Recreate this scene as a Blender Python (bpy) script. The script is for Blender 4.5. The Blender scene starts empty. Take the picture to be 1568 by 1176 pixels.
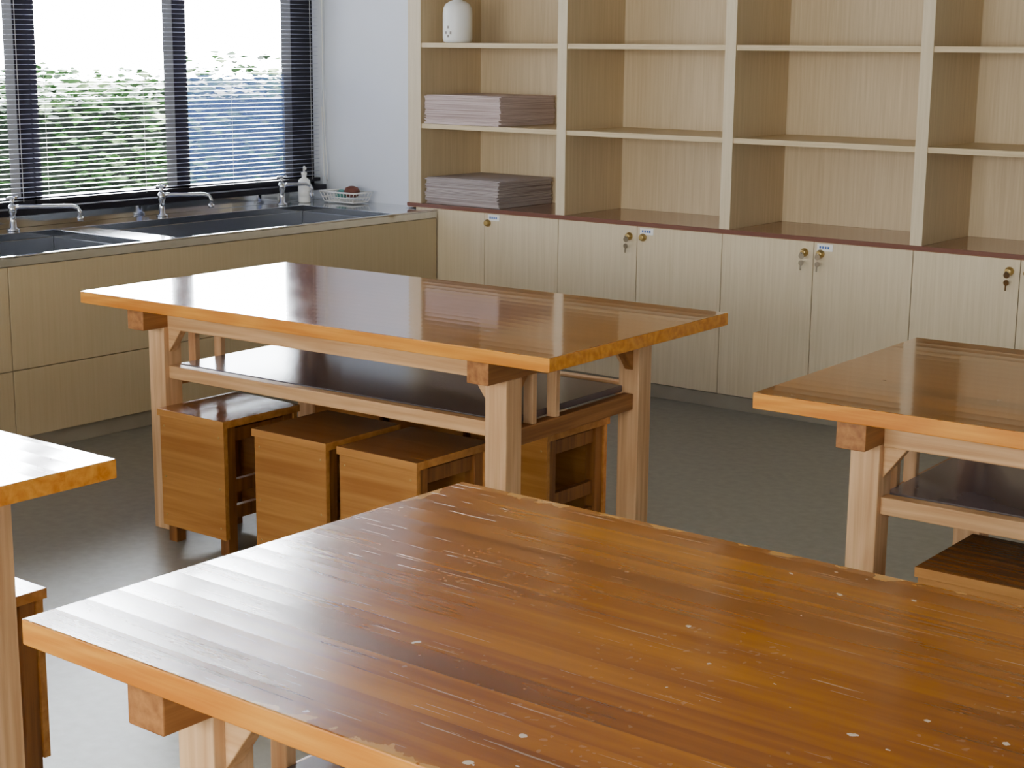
import bpy, bmesh, random
from math import *
from mathutils import Vector, Matrix
random.seed(4)
S=bpy.context.scene
COL=S.collection

# ------------------------------------------------------------------ materials
def lin(c):
    return tuple(((v/255)/12.92 if v/255<=.04045 else ((v/255+.055)/1.055)**2.4) for v in c)+(1,)
def newmat(n):
    m=bpy.data.materials.new(n); m.use_nodes=True
    nt=m.node_tree; b=nt.nodes["Principled BSDF"]
    return m,nt,b
def node(nt,t,**k):
    n=nt.nodes.new(t)
    for a,v in k.items(): setattr(n,a,v)
    return n
def plain(n,c,rough=.5,metal=0,noise=0.06,scale=8,bump=0,**kw):
    m,nt,b=newmat(n)
    tc=node(nt,'ShaderNodeTexCoord'); no=node(nt,'ShaderNodeTexNoise'); no.inputs['Scale'].default_value=scale; no.inputs['Detail'].default_value=5
    nt.links.new(tc.outputs['Object'],no.inputs['Vector'])
    r=node(nt,'ShaderNodeValToRGB'); c=lin(c)
    r.color_ramp.elements[0].position=.3; r.color_ramp.elements[1].position=.7
    r.color_ramp.elements[0].color=tuple(v*(1-noise*1.5) for v in c[:3])+(1,)
    r.color_ramp.elements[1].color=tuple(min(1,v*(1+noise)) for v in c[:3])+(1,)
    nt.links.new(no.outputs['Fac'],r.inputs['Fac']); nt.links.new(r.outputs['Color'],b.inputs['Base Color'])
    b.inputs['Roughness'].default_value=rough; b.inputs['Metallic'].default_value=metal
    if bump:
        bp=node(nt,'ShaderNodeBump'); bp.inputs['Strength'].default_value=bump; bp.inputs['Distance'].default_value=.002
        nt.links.new(no.outputs['Fac'],bp.inputs['Height']); nt.links.new(bp.outputs['Normal'],b.inputs['Normal'])
    for k,v in kw.items(): b.inputs[k.replace('_',' ')].default_value=v
    return m
def wood(n,c1,c2,axis='x',rough=.4,coat=0,fine=1.0,streak=60,cathedral=.35):
    """straight-grained timber, grain running along local axis"""
    m,nt,b=newmat(n)
    tc=node(nt,'ShaderNodeTexCoord'); mp=node(nt,'ShaderNodeMapping')
    s=[streak*fine]*3; i='xyz'.index(axis); s[i]=streak*.03*fine; mp.inputs['Scale'].default_value=s
    nt.links.new(tc.outputs['Object'],mp.inputs['Vector'])
    n1=node(nt,'ShaderNodeTexNoise'); n1.inputs['Scale'].default_value=1; n1.inputs['Detail'].default_value=6; n1.inputs['Roughness'].default_value=.6; n1.inputs['Distortion'].default_value=.4
    nt.links.new(mp.outputs['Vector'],n1.inputs['Vector'])
    mp2=node(nt,'ShaderNodeMapping'); s2=[9*fine]*3; s2[i]=.9*fine; mp2.inputs['Scale'].default_value=s2
    nt.links.new(tc.outputs['Object'],mp2.inputs['Vector'])
    n2=node(nt,'ShaderNodeTexNoise'); n2.inputs['Scale'].default_value=1; n2.inputs['Detail'].default_value=2
    nt.links.new(mp2.outputs['Vector'],n2.inputs['Vector'])
    mu=node(nt,'ShaderNodeMath',operation='MULTIPLY'); mu.inputs[1].default_value=55
    nt.links.new(n2.outputs['Fac'],mu.inputs[0])
    si=node(nt,'ShaderNodeMath',operation='SINE'); nt.links.new(mu.outputs[0],si.inputs[0])
    m2=node(nt,'ShaderNodeMath',operation='MULTIPLY_ADD'); m2.inputs[1].default_value=cathedral*.25; 
    nt.links.new(si.outputs[0],m2.inputs[0]); nt.links.new(n1.outputs['Fac'],m2.inputs[2])
    r=node(nt,'ShaderNodeValToRGB'); r.color_ramp.elements[0].position=.3; r.color_ramp.elements[1].position=.68
    r.color_ramp.elements[0].color=lin(c2); r.color_ramp.elements[1].color=lin(c1)
    nt.links.new(m2.outputs[0],r.inputs['Fac']); nt.links.new(r.outputs['Color'],b.inputs['Base Color'])
    b.inputs['Roughness'].default_value=rough
    b.inputs['Coat Weight'].default_value=coat; b.inputs['Coat Roughness'].default_value=.12
    bp=node(nt,'ShaderNodeBump'); bp.inputs['Strength'].default_value=.12; bp.inputs['Distance'].default_value=.001
    nt.links.new(m2.outputs[0],bp.inputs['Height']); nt.links.new(bp.outputs['Normal'],b.inputs['Normal'])
    return m

def tabletop(n,L,W,c1,c2,c3,rough=.2,coat=.5,worn=0.0,bumpd=.0012):
    m,nt,b=newmat(n); K=nt.links.new
    tc=node(nt,'ShaderNodeTexCoord'); sp=node(nt,'ShaderNodeSeparateXYZ'); K(tc.outputs['Object'],sp.inputs[0])
    def M(op,a,bv=None,c=None):
        x=node(nt,'ShaderNodeMath',operation=op)
        for i,v in enumerate((a,bv,c)):
            if v is None: continue
            if isinstance(v,(int,float)): x.inputs[i].default_value=v
            else: K(v,x.inputs[i])
        return x.outputs[0]
    def N(scale,detail,vec=None):
        x=node(nt,'ShaderNodeTexNoise'); x.inputs['Scale'].default_value=scale; x.inputs['Detail'].default_value=detail
        K(vec if vec is not None else tc.outputs['Object'],x.inputs['Vector']); return x
    X,Y=sp.outputs[0],sp.outputs[1]
    NP=19.0
    pl=M('FLOOR',M('MULTIPLY',Y,NP))
    wn=node(nt,'ShaderNodeTexWhiteNoise',noise_dimensions='1D'); K(pl,wn.inputs['W'])
    cell=wn.outputs['Value']
    cb2=node(nt,'ShaderNodeCombineXYZ'); K(M('MULTIPLY',X,1.6),cb2.inputs[0]); K(M('MULTIPLY',Y,46),cb2.inputs[1]); K(M('MULTIPLY',cell,30),cb2.inputs[2])
    g=N(1,6,cb2.outputs[0]); g.inputs['Distortion'].default_value=.3
    cb4=node(nt,'ShaderNodeCombineXYZ'); K(M('MULTIPLY',X,2.0),cb4.inputs[0]); K(M('MULTIPLY',Y,7),cb4.inputs[1])
    g2=N(1,4,cb4.outputs[0])
    f=M('ADD',M('ADD',M('MULTIPLY',g.outputs['Fac'],.36),M('MULTIPLY',cell,.15)),M('MULTIPLY',g2.outputs['Fac'],.51))
    r=node(nt,'ShaderNodeValToRGB'); e=r.color_ramp.elements
    e[0].position=.34; e[0].color=lin(c3); e[1].position=.7; e[1].color=lin(c1)
    x=e.new(.5); x.color=lin(c2)
    K(f,r.inputs['Fac'])
    ed=M('MINIMUM',M('MINIMUM',X,M('SUBTRACT',L,X)),M('MINIMUM',Y,M('SUBTRACT',W,Y)))
    wnz=N(22,8)
    lim=M('MULTIPLY',M('SUBTRACT',wnz.outputs['Fac'],.46),.06+.05*worn)
    wear=M('MULTIPLY',M('LESS_THAN',ed,lim),.45)
    mx=node(nt,'ShaderNodeMix',data_type='RGBA'); K(wear,mx.inputs[0]); K(r.outputs['Color'],mx.inputs[6]); mx.inputs[7].default_value=lin((215,160,80))
    dn=N(60,3)
    va=node(nt,'ShaderNodeVectorMath',operation='MULTIPLY_ADD'); va.inputs[1].default_value=(.02,.02,.02); K(dn.outputs['Color'],va.inputs[0]); K(tc.outputs['Object'],va.inputs[2])
    v=node(nt,'ShaderNodeTexVoronoi',voronoi_dimensions='2D'); v.inputs['Scale'].default_value=21; K(va.outputs[0],v.inputs['Vector'])
    spc=node(nt,'ShaderNodeSeparateColor'); K(v.outputs['Color'],spc.inputs[0])
    fl=M('MULTIPLY',M('LESS_THAN',v.outputs['Distance'],M('MULTIPLY',M('POWER',spc.outputs[1],2),.12)),M('GREATER_THAN',spc.outputs[0],.92))
    v2=node(nt,'ShaderNodeTexVoronoi',voronoi_dimensions='2D'); v2.inputs['Scale'].default_value=75; K(va.outputs[0],v2.inputs['Vector'])
    sp2=node(nt,'ShaderNodeSeparateColor'); K(v2.outputs['Color'],sp2.inputs[0])
    gate=M('GREATER_THAN',N(4.5,3).outputs['Fac'],.56)
    rim=M('LESS_THAN',ed,.06)
    ch=M('MULTIPLY',M('LESS_THAN',v2.outputs['Distance'],M('MULTIPLY',sp2.outputs[1],.28)),M('GREATER_THAN',sp2.outputs[0],.72))
    ch=M('MULTIPLY',M('MULTIPLY',ch,gate),M('MULTIPLY_ADD',rim,.85,.1))
    ch=M('MULTIPLY',ch,.3+.5*worn)
    def scr(rot,th):
        q=node(nt,'ShaderNodeMapping'); q.inputs['Scale'].default_value=(3,110,1); q.inputs['Rotation'].default_value=(0,0,rot); K(tc.outputs['Object'],q.inputs['Vector'])
        return M('GREATER_THAN',N(1.6,2,q.outputs[0]).outputs['Fac'],th)
    sc=M('MULTIPLY',M('MAXIMUM',scr(.5,.735-.03*worn),scr(-.8,.745-.03*worn)),.14+.1*worn)
    marks=M('MAXIMUM',M('MAXIMUM',M('MULTIPLY',fl,.65),ch),sc)
    mx2=node(nt,'ShaderNodeMix',data_type='RGBA'); K(marks,mx2.inputs[0]); K(mx.outputs[2],mx2.inputs[6]); mx2.inputs[7].default_value=lin((222,208,180))
    K(mx2.outputs[2],b.inputs['Base Color'])
    K(M('MULTIPLY_ADD',N(5,6).outputs['Fac'],.14,rough-.07),b.inputs['Roughness'])
    b.inputs['Coat Weight'].default_value=coat; b.inputs['Coat Roughness'].default_value=rough*.45
    fr=M('FRACT',M('MULTIPLY',Y,NP)); cup=M('ABSOLUTE',M('SUBTRACT',fr,.5))
    h=M('ADD',M('POWER',cup,2),M('MULTIPLY',g.outputs['Fac'],.10)); h=M('ADD',h,M('MULTIPLY',sc,-.4)); h=M('ADD',h,M('MULTIPLY',fl,.4))
    bp=node(nt,'ShaderNodeBump'); bp.inputs['Strength'].default_value=.3; bp.inputs['Distance'].default_value=bumpd
    K(h,bp.inputs['Height']); K(bp.outputs['Normal'],b.inputs['Normal']); K(bp.outputs['Normal'],b.inputs['Coat Normal'])
    return m

LT,WT=1.78,.915
M_top=tabletop("varnished_top",LT,WT,(148,86,0),(122,65,0),(86,43,0),.12,.75,0,.0009)
M_topw=tabletop("worn_varnished_top",LT,WT,(160,97,0),(133,73,0),(97,49,0),.19,.35,1,.0030)
M_edge=wood("top_edge",(220,150,50),(190,112,20),'x',.35,.1)
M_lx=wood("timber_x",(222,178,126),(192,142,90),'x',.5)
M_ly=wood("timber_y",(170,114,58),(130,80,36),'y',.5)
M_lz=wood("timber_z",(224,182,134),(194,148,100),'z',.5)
M_sh=plain("shelf_panel",(100,88,88),.18)
M_stx=wood("stool_panel",(196,138,68),(168,108,44),'x',.42,fine=.8)
M_stz=wood("stool_leg",(150,96,42),(112,68,28),'z',.42)
M_sts=wood("stool_seat",(150,94,40),(114,66,24),'x',.24,.3)
M_door=wood("cabinet_laminate",(218,202,170),(204,187,152),'z',.42,fine=1.6,cathedral=0)
M_sx=wood("shelf_laminate",(216,196,157),(194,172,130),'x',.42,fine=1.6,cathedral=0)
M_back=wood("shelf_back",(218,198,160),(200,178,140),'z',.42,fine=1.4,cathedral=0)
M_div=wood("divider_laminate",(210,190,152),(194,174,136),'z',.45,fine=1.4,cathedral=0)
M_red=plain("brown_edge",(112,66,50),.35)
M_ctr=wood("counter_laminate",(164,124,98),(144,106,82),'x',.12,fine=1.6,cathedral=0)
M_sinkw=wood("sink_cabinet_laminate",(194,177,142),(186,169,132),'z',.45,fine=1.6,cathedral=0)
M_toe=plain("toe_kick",(150,142,124),.5)
M_steel=plain("stainless",(205,207,210),.1,1,.03,20)
M_basin=plain("basin_steel",(180,182,186),.24,1,.03,20)
M_chrome=plain("chrome",(210,212,215),.08,1,.01)
M_wall=plain("white_paint",(222,227,232),.6,0,.02,3)
M_ceil=plain("ceiling_paint",(205,203,195),.8,0,.02,3)
M_frame=plain("dark_aluminium",(26,24,34),.35,.3,.05)
M_slat=plain("blind_slat",(176,178,200),.3,.1,.03)
M_dark=plain("gap_shadow",(40,34,28),.8)
M_brass=plain("brass_lock",(188,160,100),.3,.9,.05)
M_white=plain("white_plastic",(240,240,234),.35,0,.02)
M_blue=plain("label_blue",(60,100,170),.5)
M_floor=plain("vinyl_floor",(132,128,115),.34,0,.08,30,.1,Specular_IOR_Level=.18)
M_bottlegrey=plain("tape_grey",(150,140,130),.6)
M_brown=plain("sponge_brown",(110,62,48),.7)
M_teal=plain("sponge_teal",(90,150,140),.8)

def cardmat(n,c,ca):
    m,nt,b=newmat(n)
    tc=node(nt,'ShaderNodeTexCoord'); mp=node(nt,'ShaderNodeMapping'); mp.inputs['Scale'].default_value=(1.5,1.5,260)
    no=node(nt,'ShaderNodeTexNoise'); no.inputs['Scale'].default_value=1; no.inputs['Detail'].default_value=3
    nt.links.new(tc.outputs['Object'],mp.inputs[0]); nt.links.new(mp.outputs[0],no.inputs['Vector'])
    r=node(nt,'ShaderNodeValToRGB'); r.color_ramp.elements[0].position=.38; r.color_ramp.elements[1].position=.58
    r.color_ramp.elements[0].color=lin(ca); r.color_ramp.elements[1].color=lin(c)
    nt.links.new(no.outputs['Fac'],r.inputs[0]); nt.links.new(r.outputs[0],b.inputs['Base Color']); b.inputs['Roughness'].default_value=.8
    return m
M_cf=cardmat("cardboard_pink",(220,202,196),(180,156,148)); M_cg=cardmat("cardboard_grey",(192,182,178),(146,132,128))

# ------------------------------------------------------------------ mesh helpers
class MB:
    def __init__(s,name,mats,loc=(0,0,0),rot=0,bevel=.002):
        s.bm=bmesh.new(); s.name=name; s.mats=mats; s.loc=loc; s.rot=rot; s.bevel=bevel
    def box(s,x0,x1,y0,y1,z0,z1,m=0,side=None,mat=None):
        vs=[s.bm.verts.new(Vector(p) if mat is None else mat@Vector(p)) for p in ((x0,y0,z0),(x1,y0,z0),(x1,y1,z0),(x0,y1,z0),(x0,y0,z1),(x1,y0,z1),(x1,y1,z1),(x0,y1,z1))]
        for k,f in enumerate(((3,2,1,0),(4,5,6,7),(0,1,5,4),(1,2,6,5),(2,3,7,6),(3,0,4,7))):
            fc=s.bm.faces.new([vs[i] for i in f]); fc.material_index=m if (side is None or k<2) else side
    def prism(s,pts,vec,m=0):
        a=[s.bm.verts.new(p) for p in pts]; b=[s.bm.verts.new(Vector(p)+Vector(vec)) for p in pts]
        n=len(a); fs=[s.bm.faces.new(a),s.bm.faces.new(b[::-1])]+[s.bm.faces.new((a[i],b[i],b[(i+1)%n],a[(i+1)%n])) for i in range(n)]
        for f in fs: f.material_index=m
    def lathe(s,prof,c,m=0,n=32,axis='z'):
        rings=[]
        for r,h in prof:
            ring=[]
            for i in range(n):
                a=2*pi*i/n
                if axis=='z': p=(c[0]+r*cos(a),c[1]+r*sin(a),c[2]+h)
                elif axis=='y': p=(c[0]+r*cos(a),c[1]+h,c[2]+r*sin(a))
                else: p=(c[0]+h,c[1]+r*cos(a),c[2]+r*sin(a))
                ring.append(s.bm.verts.new(p))
            rings.append(ring)
        for A,B in zip(rings,rings[1:]):
            for i in range(n):
                f=s.bm.faces.new((A[i],A[(i+1)%n],B[(i+1)%n],B[i])); f.material_index=m; f.smooth=True
        for R in (rings[0],rings[-1]):
            f=s.bm.faces.new(R); f.material_index=m
    def tube(s,pts,r,m=0,n=10):
        pts=[Vector(p) for p in pts]; rings=[]
        for i,p in enumerate(pts):
            t=(pts[min(i+1,len(pts)-1)]-pts[max(i-1,0)]).normalized()
            a=Vector((0,0,1)) if abs(t.z)<.9 else Vector((1,0,0))
            u=t.cross(a).normalized(); v=t.cross(u)
            rings.append([s.bm.verts.new(p+u*r*cos(2*pi*k/n)+v*r*sin(2*pi*k/n)) for k in range(n)])
        for A,B in zip(rings,rings[1:]):
            for i in range(n):
                f=s.bm.faces.new((A[i],A[(i+1)%n],B[(i+1)%n],B[i])); f.material_index=m; f.smooth=True
        for R in (rings[0],rings[-1]): 
            f=s.bm.faces.new(R); f.material_index=m
    def done(s):
        bmesh.ops.recalc_face_normals(s.bm,faces=s.bm.faces)
        me=bpy.data.meshes.new(s.name); s.bm.to_mesh(me); s.bm.free()
        for m in s.mats: me.materials.append(m)
        o=bpy.data.objects.new(s.name,me); COL.objects.link(o); o.location=s.loc; o.rotation_euler=(0,0,s.rot)
        if s.bevel:
            b=o.modifiers.new("bevel",'BEVEL'); b.width=s.bevel; b.segments=2; b.limit_method='ANGLE'; b.angle_limit=radians(50); b.use_clamp_overlap=True
        return o

# ------------------------------------------------------------------ room
XW,YW=-5.853,5.967
YB=5.868; ZC=.765; YBACK=6.333
RX1,RY0=2.2,-3.2; HC=2.8
def shell(name,boxes,mat):
    b=MB(name,[mat],bevel=0)
    for q in boxes: b.box(*q)
    return b.done()
shell("floor",[(XW-.2,RX1+.2,RY0-.2,YBACK+.25,-.1,0)],M_floor)
shell("ceiling",[(XW-.2,RX1+.2,RY0-.2,YBACK+.25,HC,HC+.1)],M_ceil)
WY0,WY1,WZ0,WZ1=.6,5.94,.80,2.62
shell("wall_left",[(XW-.2,XW,RY0,YBACK,0,WZ0),(XW-.2,XW,RY0,YBACK,WZ1,HC),(XW-.2,XW,RY0,WY0,WZ0,WZ1),(XW-.2,XW,WY1,YBACK,WZ0,WZ1)],M_wall)
shell("wall_back",[(XW,-5.215,YW,YBACK+.03,0,HC),(XW-.2,RX1,YBACK+.02,YBACK+.22,0,HC)],M_wall)
shell("wall_right",[(RX1,RX1+.2,RY0,YBACK,0,HC)],M_wall)
shell("wall_front",[(XW,RX1,RY0-.2,RY0,0,.9),(XW,RX1,RY0-.2,RY0,2.3,HC),(XW,-4.4,RY0-.2,RY0,.9,2.3),(1.0,RX1,RY0-.2,RY0,.9,2.3)],M_wall)

def glassmat(n,fac,col):
    m,nt,b=newmat(n); out=nt.nodes['Material Output']; tr=node(nt,'ShaderNodeBsdfTransparent'); mx=node(nt,'ShaderNodeMixShader')
    b.inputs['Base Color'].default_value=lin(col); b.inputs['Roughness'].default_value=.6
    mx.inputs[0].default_value=fac; nt.links.new(tr.outputs[0],mx.inputs[1]); nt.links.new(b.outputs[0],mx.inputs[2]); nt.links.new(mx.outputs[0],out.inputs[0])
    return m
M_scr=glassmat("insect_mesh",.35,(120,145,190))
w=MB("window_1",[M_frame,M_scr],bevel=0)
fx0,fx1=XW-.13,XW-.06
w.box(fx0,fx1,WY0,WY1,WZ0,WZ0+.05); w.box(fx0,fx1,WY0,WY1,WZ1-.05,WZ1)
w.box(fx0,fx1,WY1-.15,WY1,WZ0,WZ1); w.box(fx0,fx1,WY0,WY0+.06,WZ0,WZ1)
for y,ww in ((4.175,.11),(5.036,.08),(3.2,.08),(2.3,.11),(1.4,.08)): w.box(fx0,fx1,y,y+ww,WZ0,WZ1)
w.box(XW-.2,XW+.025,WY0,WY1,WZ0-.012,WZ0+.012)
w.box(XW-.115,XW-.112,5.118,WY1-.152,WZ0+.052,1.36,1)
w.done()

def blind(name,y0,y1):
    b=MB(name,[M_slat,M_frame,M_white],bevel=0)
    xc=XW-.015; z=WZ0+.05; tilt=radians(0)
    b.box(xc-.012,xc+.012,y0,y1,z-.022,z-.004,1)
    while z<WZ1-.06:
        n=4; pr=[]
        for i in range(n+1):
            t=(i/n-.5)*.025; hh=.0018*(1-(2*i/n-1)**2)
            pr.append((xc+t*cos(tilt),z+.008-t*sin(tilt)+hh))
        A=[b.bm.verts.new((p[0],y0,p[1])) for p in pr]; B=[b.bm.verts.new((p[0],y1,p[1])) for p in pr]
        for i in range(n):
            f=b.bm.faces.new((A[i],A[i+1],B[i+1],B[i])); f.smooth=True
        z+=.0205
    b.box(xc-.014,xc+.014,y0,y1,WZ1-.05,WZ1-.005,1)
    n=max(2,int((y1-y0)/.45))
    for i in range(n+1):
        y=y0+.06+(y1-y0-.12)*i/n
        b.box(xc+.0135,xc+.0145,y,y+.0015,WZ0+.04,WZ1-.05,2)
    return b.done()
blind("venetian_blind",4.215,5.925)
blind("venetian_blind",2.35,4.205)
blind("venetian_blind",.66,2.34)
c=MB("blind_cord",[M_white],bevel=0)
c.tube([(XW+.02,5.93,2.2),(XW+.02,5.93,1.3),(XW+.022,5.94,1.0),(XW+.03,5.945,.86),(XW+.04,5.93,.83),(XW+.035,5.915,.86),(XW+.02,5.92,1.2)],.0025,0,6); c.done()

# ------------------------------------------------------------------ sink counter
XS,ZS=-5.019,.737
b=MB("sink_counter",[M_sinkw,M_steel,M_toe,M_dark,M_basin],bevel=.0015)
y0,y1=1.2,YB-.012; ye=y1
b.box(XW+.002,XS-.02,y0,y1,.0,.065,2)
b.box(XW+.002,XS-.03,y0,y1,.066,.50,0)
JY=3.47
for a,c2 in ((y0,JY),(JY,y1)):
    b.box(XS-.02,XS,a+.002,c2-.001,.066,.318,0); b.box(XS-.02,XS,a+.002,c2-.001,.321,ZS-.034,0)
b.box(XS-.028,XS-.02,y0,y1,.066,ZS-.034,3)
fl=.06; bk=.17; x0=XW+.002; x1=XS+.004
basins=[(1.5,2.75),(2.9,4.16),(4.32,5.62)]
b.box(x1-fl,x1,y0,ye,ZS-.032,ZS,1); b.box(x0,x0+bk,y0,ye,ZS-.03,ZS,1)
prev=y0
for a,c2 in basins:
    b.box(x0+bk,x1-fl,prev,a,ZS-.03,ZS,1); prev=c2
b.box(x0+bk,x1-fl,prev,ye,ZS-.03,ZS,1)
for a,c2 in basins:
    zb=ZS-.18
    b.box(x0+bk,x1-fl,a,c2,zb-.01,zb,4)
    b.box(x0+bk-.004,x0+bk,a,c2,zb,ZS-.03,4); b.box(x1-fl,x1-fl+.004,a,c2,zb,ZS-.03,4)
    b.box(x0+bk,x1-fl,a-.004,a,zb,ZS-.03,4); b.box(x0+bk,x1-fl,c2,c2+.004,zb,ZS-.03,4)
    b.lathe([(.04,0),(.045,.003),(.02,.004)],((x0+x1)/2,(a+c2)/2,zb),1,20)
b.box(x0,x0+.012,y0,ye,ZS,WZ0-.014,1)
b.box(x1-.012,x1,y0,ye,ZS,ZS+.006,1)
b.done()
b=MB("sink_counter_return",[M_steel,M_sinkw],bevel=.0015)
b.box(XW+.002,-5.217,YB-.011,YW-.002,ZS-.03,ZS,0); b.box(XW+.002,-5.217,YB-.011,YW-.002,0,ZS-.031,1); b.box(XW+.002,XW+.014,YB-.011,YW-.002,ZS,WZ0-.014,0)
b.done()
def faucet(y,ang,ln):
    f=MB("faucet",[M_chrome],loc=(XW+.095,y,ZS+.001),bevel=0)
    f.lathe([(.026,0),(.026,.006),(.014,.012),(.012,.07),(.017,.075),(.017,.1),(.01,.108)],(0,0,0),0,20)
    dx,dy=cos(ang),sin(ang)
    P=[(0,0,.095),(dx*.03,dy*.03,.098),(dx*(ln-.03),dy*(ln-.03),.098),(dx*(ln-.008),dy*(ln-.008),.09),(dx*ln,dy*ln,.075),(dx*ln,dy*ln,.045)]
    f.tube(P,.0085,0,12); f.lathe([(.012,0),(.012,.018)],(dx*ln,dy*ln,.035),0,16)
    f.tube([(0,0,.1),(0,0,.135)],.008,0,10)
    f.tube([(-.028,.0,.132),(.028,0,.138)],.006,0,8); f.tube([(0,-.028,.132),(0,.028,.138)],.006,0,8)
    return f.done()
faucet(4.02,radians(52),.27); faucet(4.81,radians(48),.22); faucet(5.56,radians(60),.15); faucet(3.2,radians(50),.24)
s=MB("soap_bottle",[M_white,M_blue],loc=(-5.765,5.72,ZS+.001),bevel=0)
s.lathe([(.026,0),(.03,.004),(.03,.10),(.026,.112),(.012,.122),(.011,.135),(.014,.136),(.014,.148),(.005,.149),(.005,.172)],(0,0,0),0,24)
s.lathe([(.0305,.03),(.0305,.075)],(0,0,0),0,24); s.tube([(0,0,.172),(.012,-.01,.176),(.035,-.025,.17)],.006,0,8); s.done()
d=MB("dish_rack",[M_white,M_brown,M_teal],loc=(-5.60,5.845,ZS+.001),bevel=0)
def rect(z,hx,hy,r): d.tube([(-hx,-hy,z),(hx,-hy,z),(hx,hy,z),(-hx,hy,z),(-hx,-hy,z)],r,0,8)
rect(.008,.095,.055,.003); rect(.055,.115,.068,.004); rect(.03,.105,.061,.002)
for i in range(11):
    t=i/10*2-1
    d.tube([(t*.115,-.068,.055),(t*.095,-.055,.008),(t*.095,.055,.008),(t*.115,.068,.055)],.0018,0,6)
for i in range(7):
    t=i/6*2-1; d.tube([(-.115,t*.068,.055),(-.095,t*.055,.008),(.095,t*.055,.008),(.115,t*.068,.055)],.0018,0,6)
d.lathe([(.02,0),(.036,.012),(.04,.03),(.03,.048),(.012,.055)],(.04,0,.03),1,16); d.lathe([(.02,0),(.03,.01),(.03,.03),(.01,.042)],(-.04,.01,.02),2,16)
d.done()

# ------------------------------------------------------------------ wall shelving with cupboards
GX=[-5.16+.426*i for i in range(11)]
b=MB("shelving_cabinet",[M_door,M_sx,M_back,M_red,M_ctr,M_toe,M_dark,M_div],bevel=.0015)
XL,XR=-5.212,GX[-1]+.05
b.box(XL,XR,YB+.01,YBACK,0,.06,5)
b.box(XL,XR,YB+.02,YBACK,.062,ZC-.03,6)
for i in range(10):
    b.box(GX[i]+.0015,GX[i+1]-.0015,YB,YB+.019,.064,ZC-.020,0)
b.box(XL,XR,YB-.006,YB+.002,ZC-.016,ZC,3)
b.box(XL,XR,YB+.002,YBACK,ZC-.022,ZC,4)
ZT=2.7
b.box(XL,XR,YBACK-.012,YBACK+.015,ZC,ZT,2)
divs=[GX[0]]+[GX[i] for i in (2,4,6,8,10)]
for x in divs:
    xa=x-.018-(.03 if x==GX[0] else 0)
    b.box(xa,x+.032,YB+.003,YBACK-.012,ZC,ZT,7)
    b.box(xa,x+.032,YB+.001,YB+.003,ZC,ZT,0)
for i in range(5):
    xa=divs[i]+.032; xb=divs[i+1]-.018
    for z in (1.143,1.519,1.90,2.28,2.68): b.box(xa,xb,YB+.006,YBACK-.012,z-.022,z,1)
b.done()
def lock(x,key):
    l=MB("cabinet_lock",[M_brass,M_chrome],loc=(x,YB-.0005,.700),bevel=0)
    l.lathe([(.017,0),(.017,-.006),(.013,-.009),(.013,-.018),(.009,-.02)],(0,0,0),0,24,'y')
    if key:
        l.tube([(0,-.02,0),(0,-.035,0)],.004,1,8)
        l.lathe([(.012,-.026),(.012,-.029)],(0,0,-.012),1,16,'y')
        l.lathe([(.011,-.030),(.011,-.033)],(.002,0,-.04),1,16,'y')
        l.box(-.003,.003,-.032,-.029,-.07,-.045,1)
    return l.done()
def tag(x):
    t=MB("name_label",[M_white,M_blue],loc=(x,YB-.0015,.726),bevel=0)
    t.box(-.034,.034,-.001,.001,-.014,.014,0)
    for i in range(4): t.box(-.024+i*.012,-.016+i*.012,-.0016,-.0009,-.005,.005,1)
    t.done()
lock(GX[1]+.02,False); tag(GX[1]+.055)
for i,ks in ((3,(1,0)),(5,(1,1)),(7,(1,0)),(9,(1,1))):
    lock(GX[i]-.04,ks[0]); lock(GX[i]+.032,ks[1]); tag(GX[i]+.05)
def stack(name,x0,x1,y0,y1,z,h,m,n):
    s=MB(name,[m],bevel=0); dz=h/n
    for i in range(n):
        a,c2,e=random.uniform(-.006,.006),random.uniform(-.006,.006),random.uniform(.0,.01)
        s.box(x0+e,x1+a,y0+c2,y1,z+i*dz,z+(i+.82)*dz,0)
    s.done()
stack("cardboard_sheets",-5.118,-4.66,YB+.015,YBACK-.03,1.1445,.135,M_cf,26)
stack("cardboard_sheets",-5.118,-4.67,YB+.02,YBACK-.03,ZC+.0015,.125,M_cg,24)
j=MB("plastic_jug",[M_white,M_bottlegrey],loc=(-4.95,YB+.06,1.520),bevel=0)
j.lathe([(.055,0),(.066,.006),(.069,.02),(.069,.135),(.066,.158),(.056,.176),(.036,.188),(.022,.193),(.02,.205),(.026,.207),(.026,.23),(.02,.235)],(0,0,0),0,40)
j.tube([(.0,.0,.232),(0,0,.25),(.0,-.03,.262),(0,-.05,.25)],.007,0,10)
for dx,dz in ((0,.07),(-.014,.045),(.014,.045),(0,.03)):
    j.box(dx-.004,dx+.004,-.0705,-.067,dz-.006,dz+.006,1)
j.done()

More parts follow.
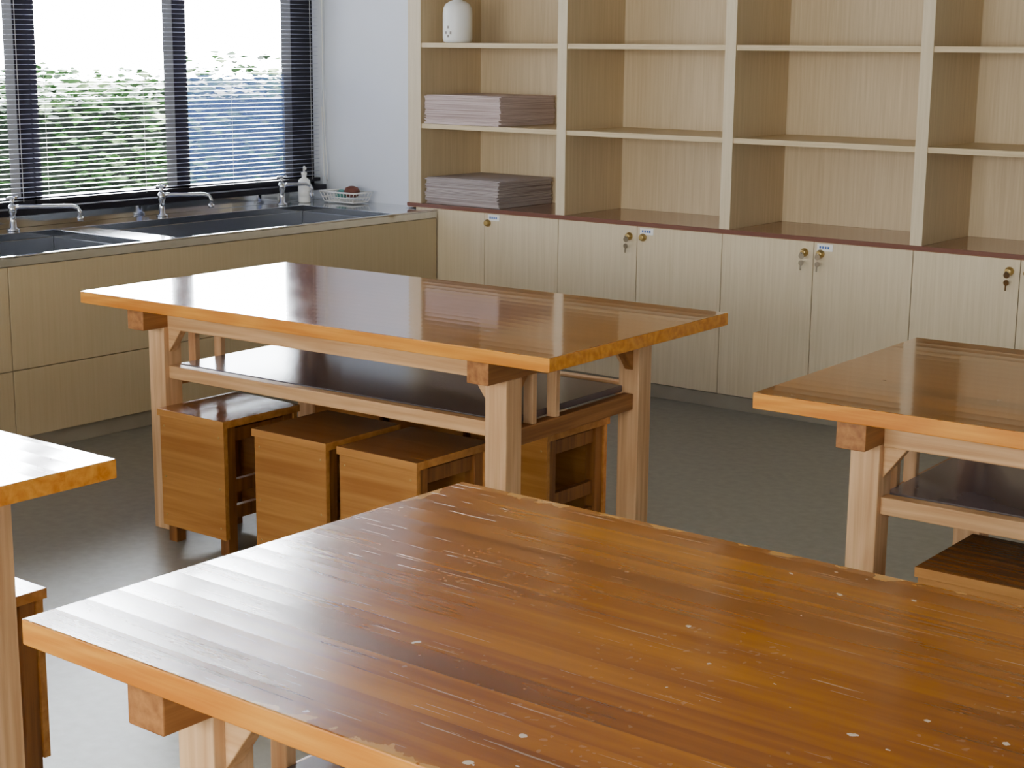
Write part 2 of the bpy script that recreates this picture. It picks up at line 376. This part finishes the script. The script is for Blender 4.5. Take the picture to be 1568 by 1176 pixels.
# ------------------------------------------------------------------ work tables
def table(ox,oy,rot,top):
    t=MB("work_table",[top,M_edge,M_lx,M_ly,M_lz,M_sh],loc=(ox,oy,0),rot=rot,bevel=.0025)
    L,W,H=LT,WT,.747; th=.037; lw=.07; LX=.20; LY=.094; zb=H-th; bh=.062
    t.box(0,L,0,W,zb,H,0,side=1)
    for x in (LX,L-LX-lw):
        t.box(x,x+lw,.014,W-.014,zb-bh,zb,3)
        for y in (LY,W-LY-lw): t.box(x,x+lw,y,y+lw,0,zb-bh,4)
        t.box(x+.018,x+lw-.018,LY+lw,W-LY-lw,.455,.503,3)
        for y in (LY,W-LY-lw):
            s=1 if y==LY else -1; yy=y+lw if s>0 else y
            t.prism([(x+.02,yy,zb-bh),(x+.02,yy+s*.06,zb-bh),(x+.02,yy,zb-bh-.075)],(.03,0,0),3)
        for y in (LY+lw+.075,LY+lw+.185):
            t.box(x+.02,x+.052,y,y+.02,.503,zb-bh+.06,4)
    for y in (LY+.016,W-LY-lw+.019):
        t.box(LX+lw,L-LX-lw,y,y+.035,zb-bh-.006,zb,2)
        t.box(LX+lw,L-LX-lw,y,y+.035,.487,.527,2)
        for x,s in ((LX+lw,1),(L-LX-lw,-1)):
            t.prism([(x,y+.003,zb-bh-.006),(x+s*.055,y+.003,zb-bh-.006),(x,y+.003,zb-bh-.08)],(0,.03,0),2)
    t.box(LX+.055,L-LX-.055,LY+.072,W-LY-lw-.002,.505,.524,5)
    return t.done()
table(-4.122,3.107,.031,M_top)
table(-1.776,1.219,-.007,M_topw)
table(-1.754,3.136,.023,M_top)
table(-2.362-LT,1.845-WT,0,M_topw)

def stool(x,y,rot=0.0):
    s=MB("box_stool",[M_stx,M_stz,M_sts,M_brass],loc=(x,y,0),rot=rot,bevel=.0025)
    w,d,h=.295,.315,.42; sh=.022; pt=.016; lg=.036
    s.box(0,w,0,d,h-sh,h,2,side=0)
    for ya in (.006,d-.006-pt): s.box(.006,w-.006,ya,ya+pt,.055,h-sh,0)
    for xa in (.012,w-.012-lg):
        for ya in (.006+pt,d-.006-pt-lg): s.box(xa,xa+lg,ya,ya+lg,0,h-sh,1)
        for z in (.11,.19,h-sh-.05): s.box(xa+.008,xa+lg-.008,.006+pt+lg,d-.006-pt-lg,z,z+.04,1)
    for z in (.09,.21,h-sh-.03):
        for xx in (.026,w-.026): s.lathe([(.0035,0),(.003,-.002)],(xx,.006,z),3,8,'y')
    return s.done()
stool(-3.79,3.118,.0); stool(-3.375,3.118,.01); stool(-3.04,3.122,.0)
stool(-3.64,3.63); stool(-3.31,3.64); stool(-2.965,3.60)
stool(-1.35,3.145); stool(-1.0,3.15); stool(-1.3,3.72)
stool(-2.955,1.575)

# ------------------------------------------------------------------ outside
def leafmat():
    m,nt,b=newmat("hedge_leaf"); g=node(nt,'ShaderNodeTexCoord'); n=node(nt,'ShaderNodeTexNoise'); n.inputs['Scale'].default_value=2.6; n.inputs['Detail'].default_value=9; n.inputs['Roughness'].default_value=.65
    nt.links.new(g.outputs['Object'],n.inputs['Vector'])
    r=node(nt,'ShaderNodeValToRGB'); e=r.color_ramp.elements; e[0].position=.42; e[0].color=lin((14,42,14)); e[1].position=.66; e[1].color=lin((195,215,170))
    x=e.new(.55); x.color=lin((60,100,48))
    nt.links.new(n.outputs['Fac'],r.inputs[0]); nt.links.new(r.outputs[0],b.inputs['Base Color']); b.inputs['Roughness'].default_value=.5
    return m
M_leaf=leafmat()
M_core=plain("hedge_core",(14,28,14),.9)
h=MB("hedge",[M_leaf,M_core],bevel=0)
h.box(-10.2,-9.3,3.0,15.0,-.2,1.1,1)
for i in range(15000):
    y=random.uniform(2.6,15.4); z=random.uniform(-.1,1.33); x=-9.15+random.uniform(-.3,.2)+.15*sin(y*3.1)*cos(z*4)
    if random.random()<.25: z=1.1+random.random()**1.5*.35*(.6+.4*sin(y*2.3)); x=random.uniform(-10.2,-9.0)
    s=random.uniform(.03,.07); R=Matrix.Rotation(random.uniform(0,6.28),3,'Z')@Matrix.Rotation(random.uniform(-1.3,1.3),3,'X')
    vs=[h.bm.verts.new(Vector((x,y,z))+R@Vector(p)) for p in ((-s,0,0),(0,-s*.4,0),(s,0,0),(0,s*.4,0))]
    h.bm.faces.new(vs)
h.done()
g=MB("ground_outside",[plain("gravel",(150,148,135),.9,0,.1,4)],bevel=0); g.box(-60,XW-.2,-30,60,-.3,-.12); g.done()

# ------------------------------------------------------------------ ceiling lamps, switched off (out of frame)
for x in (-3.4,-.4):
    for y in (.8,3.8):
        o=MB("ceiling_lamp",[M_white,M_ceil],loc=(x,y,HC-.09),bevel=0); o.box(-.15,.15,-.6,.6,.03,.088,0); o.tube([(-.07,-.58,.012),(-.07,.58,.012)],.016,1); o.tube([(.07,-.58,.012),(.07,.58,.012)],.016,1); o.done()

def daylight(name,loc,rot,sx,sy,e,col):
    l=bpy.data.lights.new(name,'AREA'); l.shape='RECTANGLE'; l.size=sx; l.size_y=sy; l.energy=e; l.color=col
    o=bpy.data.objects.new(name,l); o.location=loc; o.rotation_euler=rot; COL.objects.link(o); return o
daylight("daylight_front",(-1.7,RY0-.05,1.6),(radians(90),0,0),5.2,1.3,220,(1,.96,.90))

sl=bpy.data.lights.new("sun",'SUN'); sl.energy=12; sl.angle=.02; sl.color=(1,.96,.9)
so=bpy.data.objects.new("sun",sl); so.rotation_euler=Vector((-.62,.25,-.75)).to_track_quat('-Z','Y').to_euler(); so.location=(0,0,8); COL.objects.link(so)
# hazy sky with a bright haze low on the window side of the building
W=bpy.data.worlds.new("sky"); S.world=W; W.use_nodes=True; nt=W.node_tree; bg=nt.nodes["Background"]
bg.inputs[0].default_value=(.90,.95,1,1)
tc=node(nt,'ShaderNodeTexCoord'); dp=node(nt,'ShaderNodeVectorMath',operation='DOT_PRODUCT'); dp.inputs[1].default_value=Vector((-.72,.66,.2)).normalized()
nt.links.new(tc.outputs['Generated'],dp.inputs[0])
mxn=node(nt,'ShaderNodeMath',operation='MAXIMUM'); mxn.inputs[1].default_value=0; nt.links.new(dp.outputs['Value'],mxn.inputs[0])
pw=node(nt,'ShaderNodeMath',operation='POWER'); pw.inputs[1].default_value=9; nt.links.new(mxn.outputs[0],pw.inputs[0])
ma=node(nt,'ShaderNodeMath',operation='MULTIPLY_ADD'); ma.inputs[1].default_value=130; ma.inputs[2].default_value=4.5
nt.links.new(pw.outputs[0],ma.inputs[0]); nt.links.new(ma.outputs[0],bg.inputs[1])

# ------------------------------------------------------------------ camera
yaw,pit,rol=.661,.205,.009
F=Vector((-sin(yaw)*cos(pit),cos(yaw)*cos(pit),-sin(pit))); Rt=Vector((cos(yaw),sin(yaw),0)); U=Rt.cross(F)
r=Rt*cos(rol)+U*sin(rol); u=-Rt*sin(rol)+U*cos(rol)
cd=bpy.data.cameras.new("camera"); cd.sensor_width=36; cd.lens=2477/1568*36; cd.clip_start=.05
co=bpy.data.objects.new("camera",cd); COL.objects.link(co)
m=Matrix((r,u,-F)).transposed().to_4x4(); m.translation=Vector((0,0,1.5)); co.matrix_world=m
S.camera=co
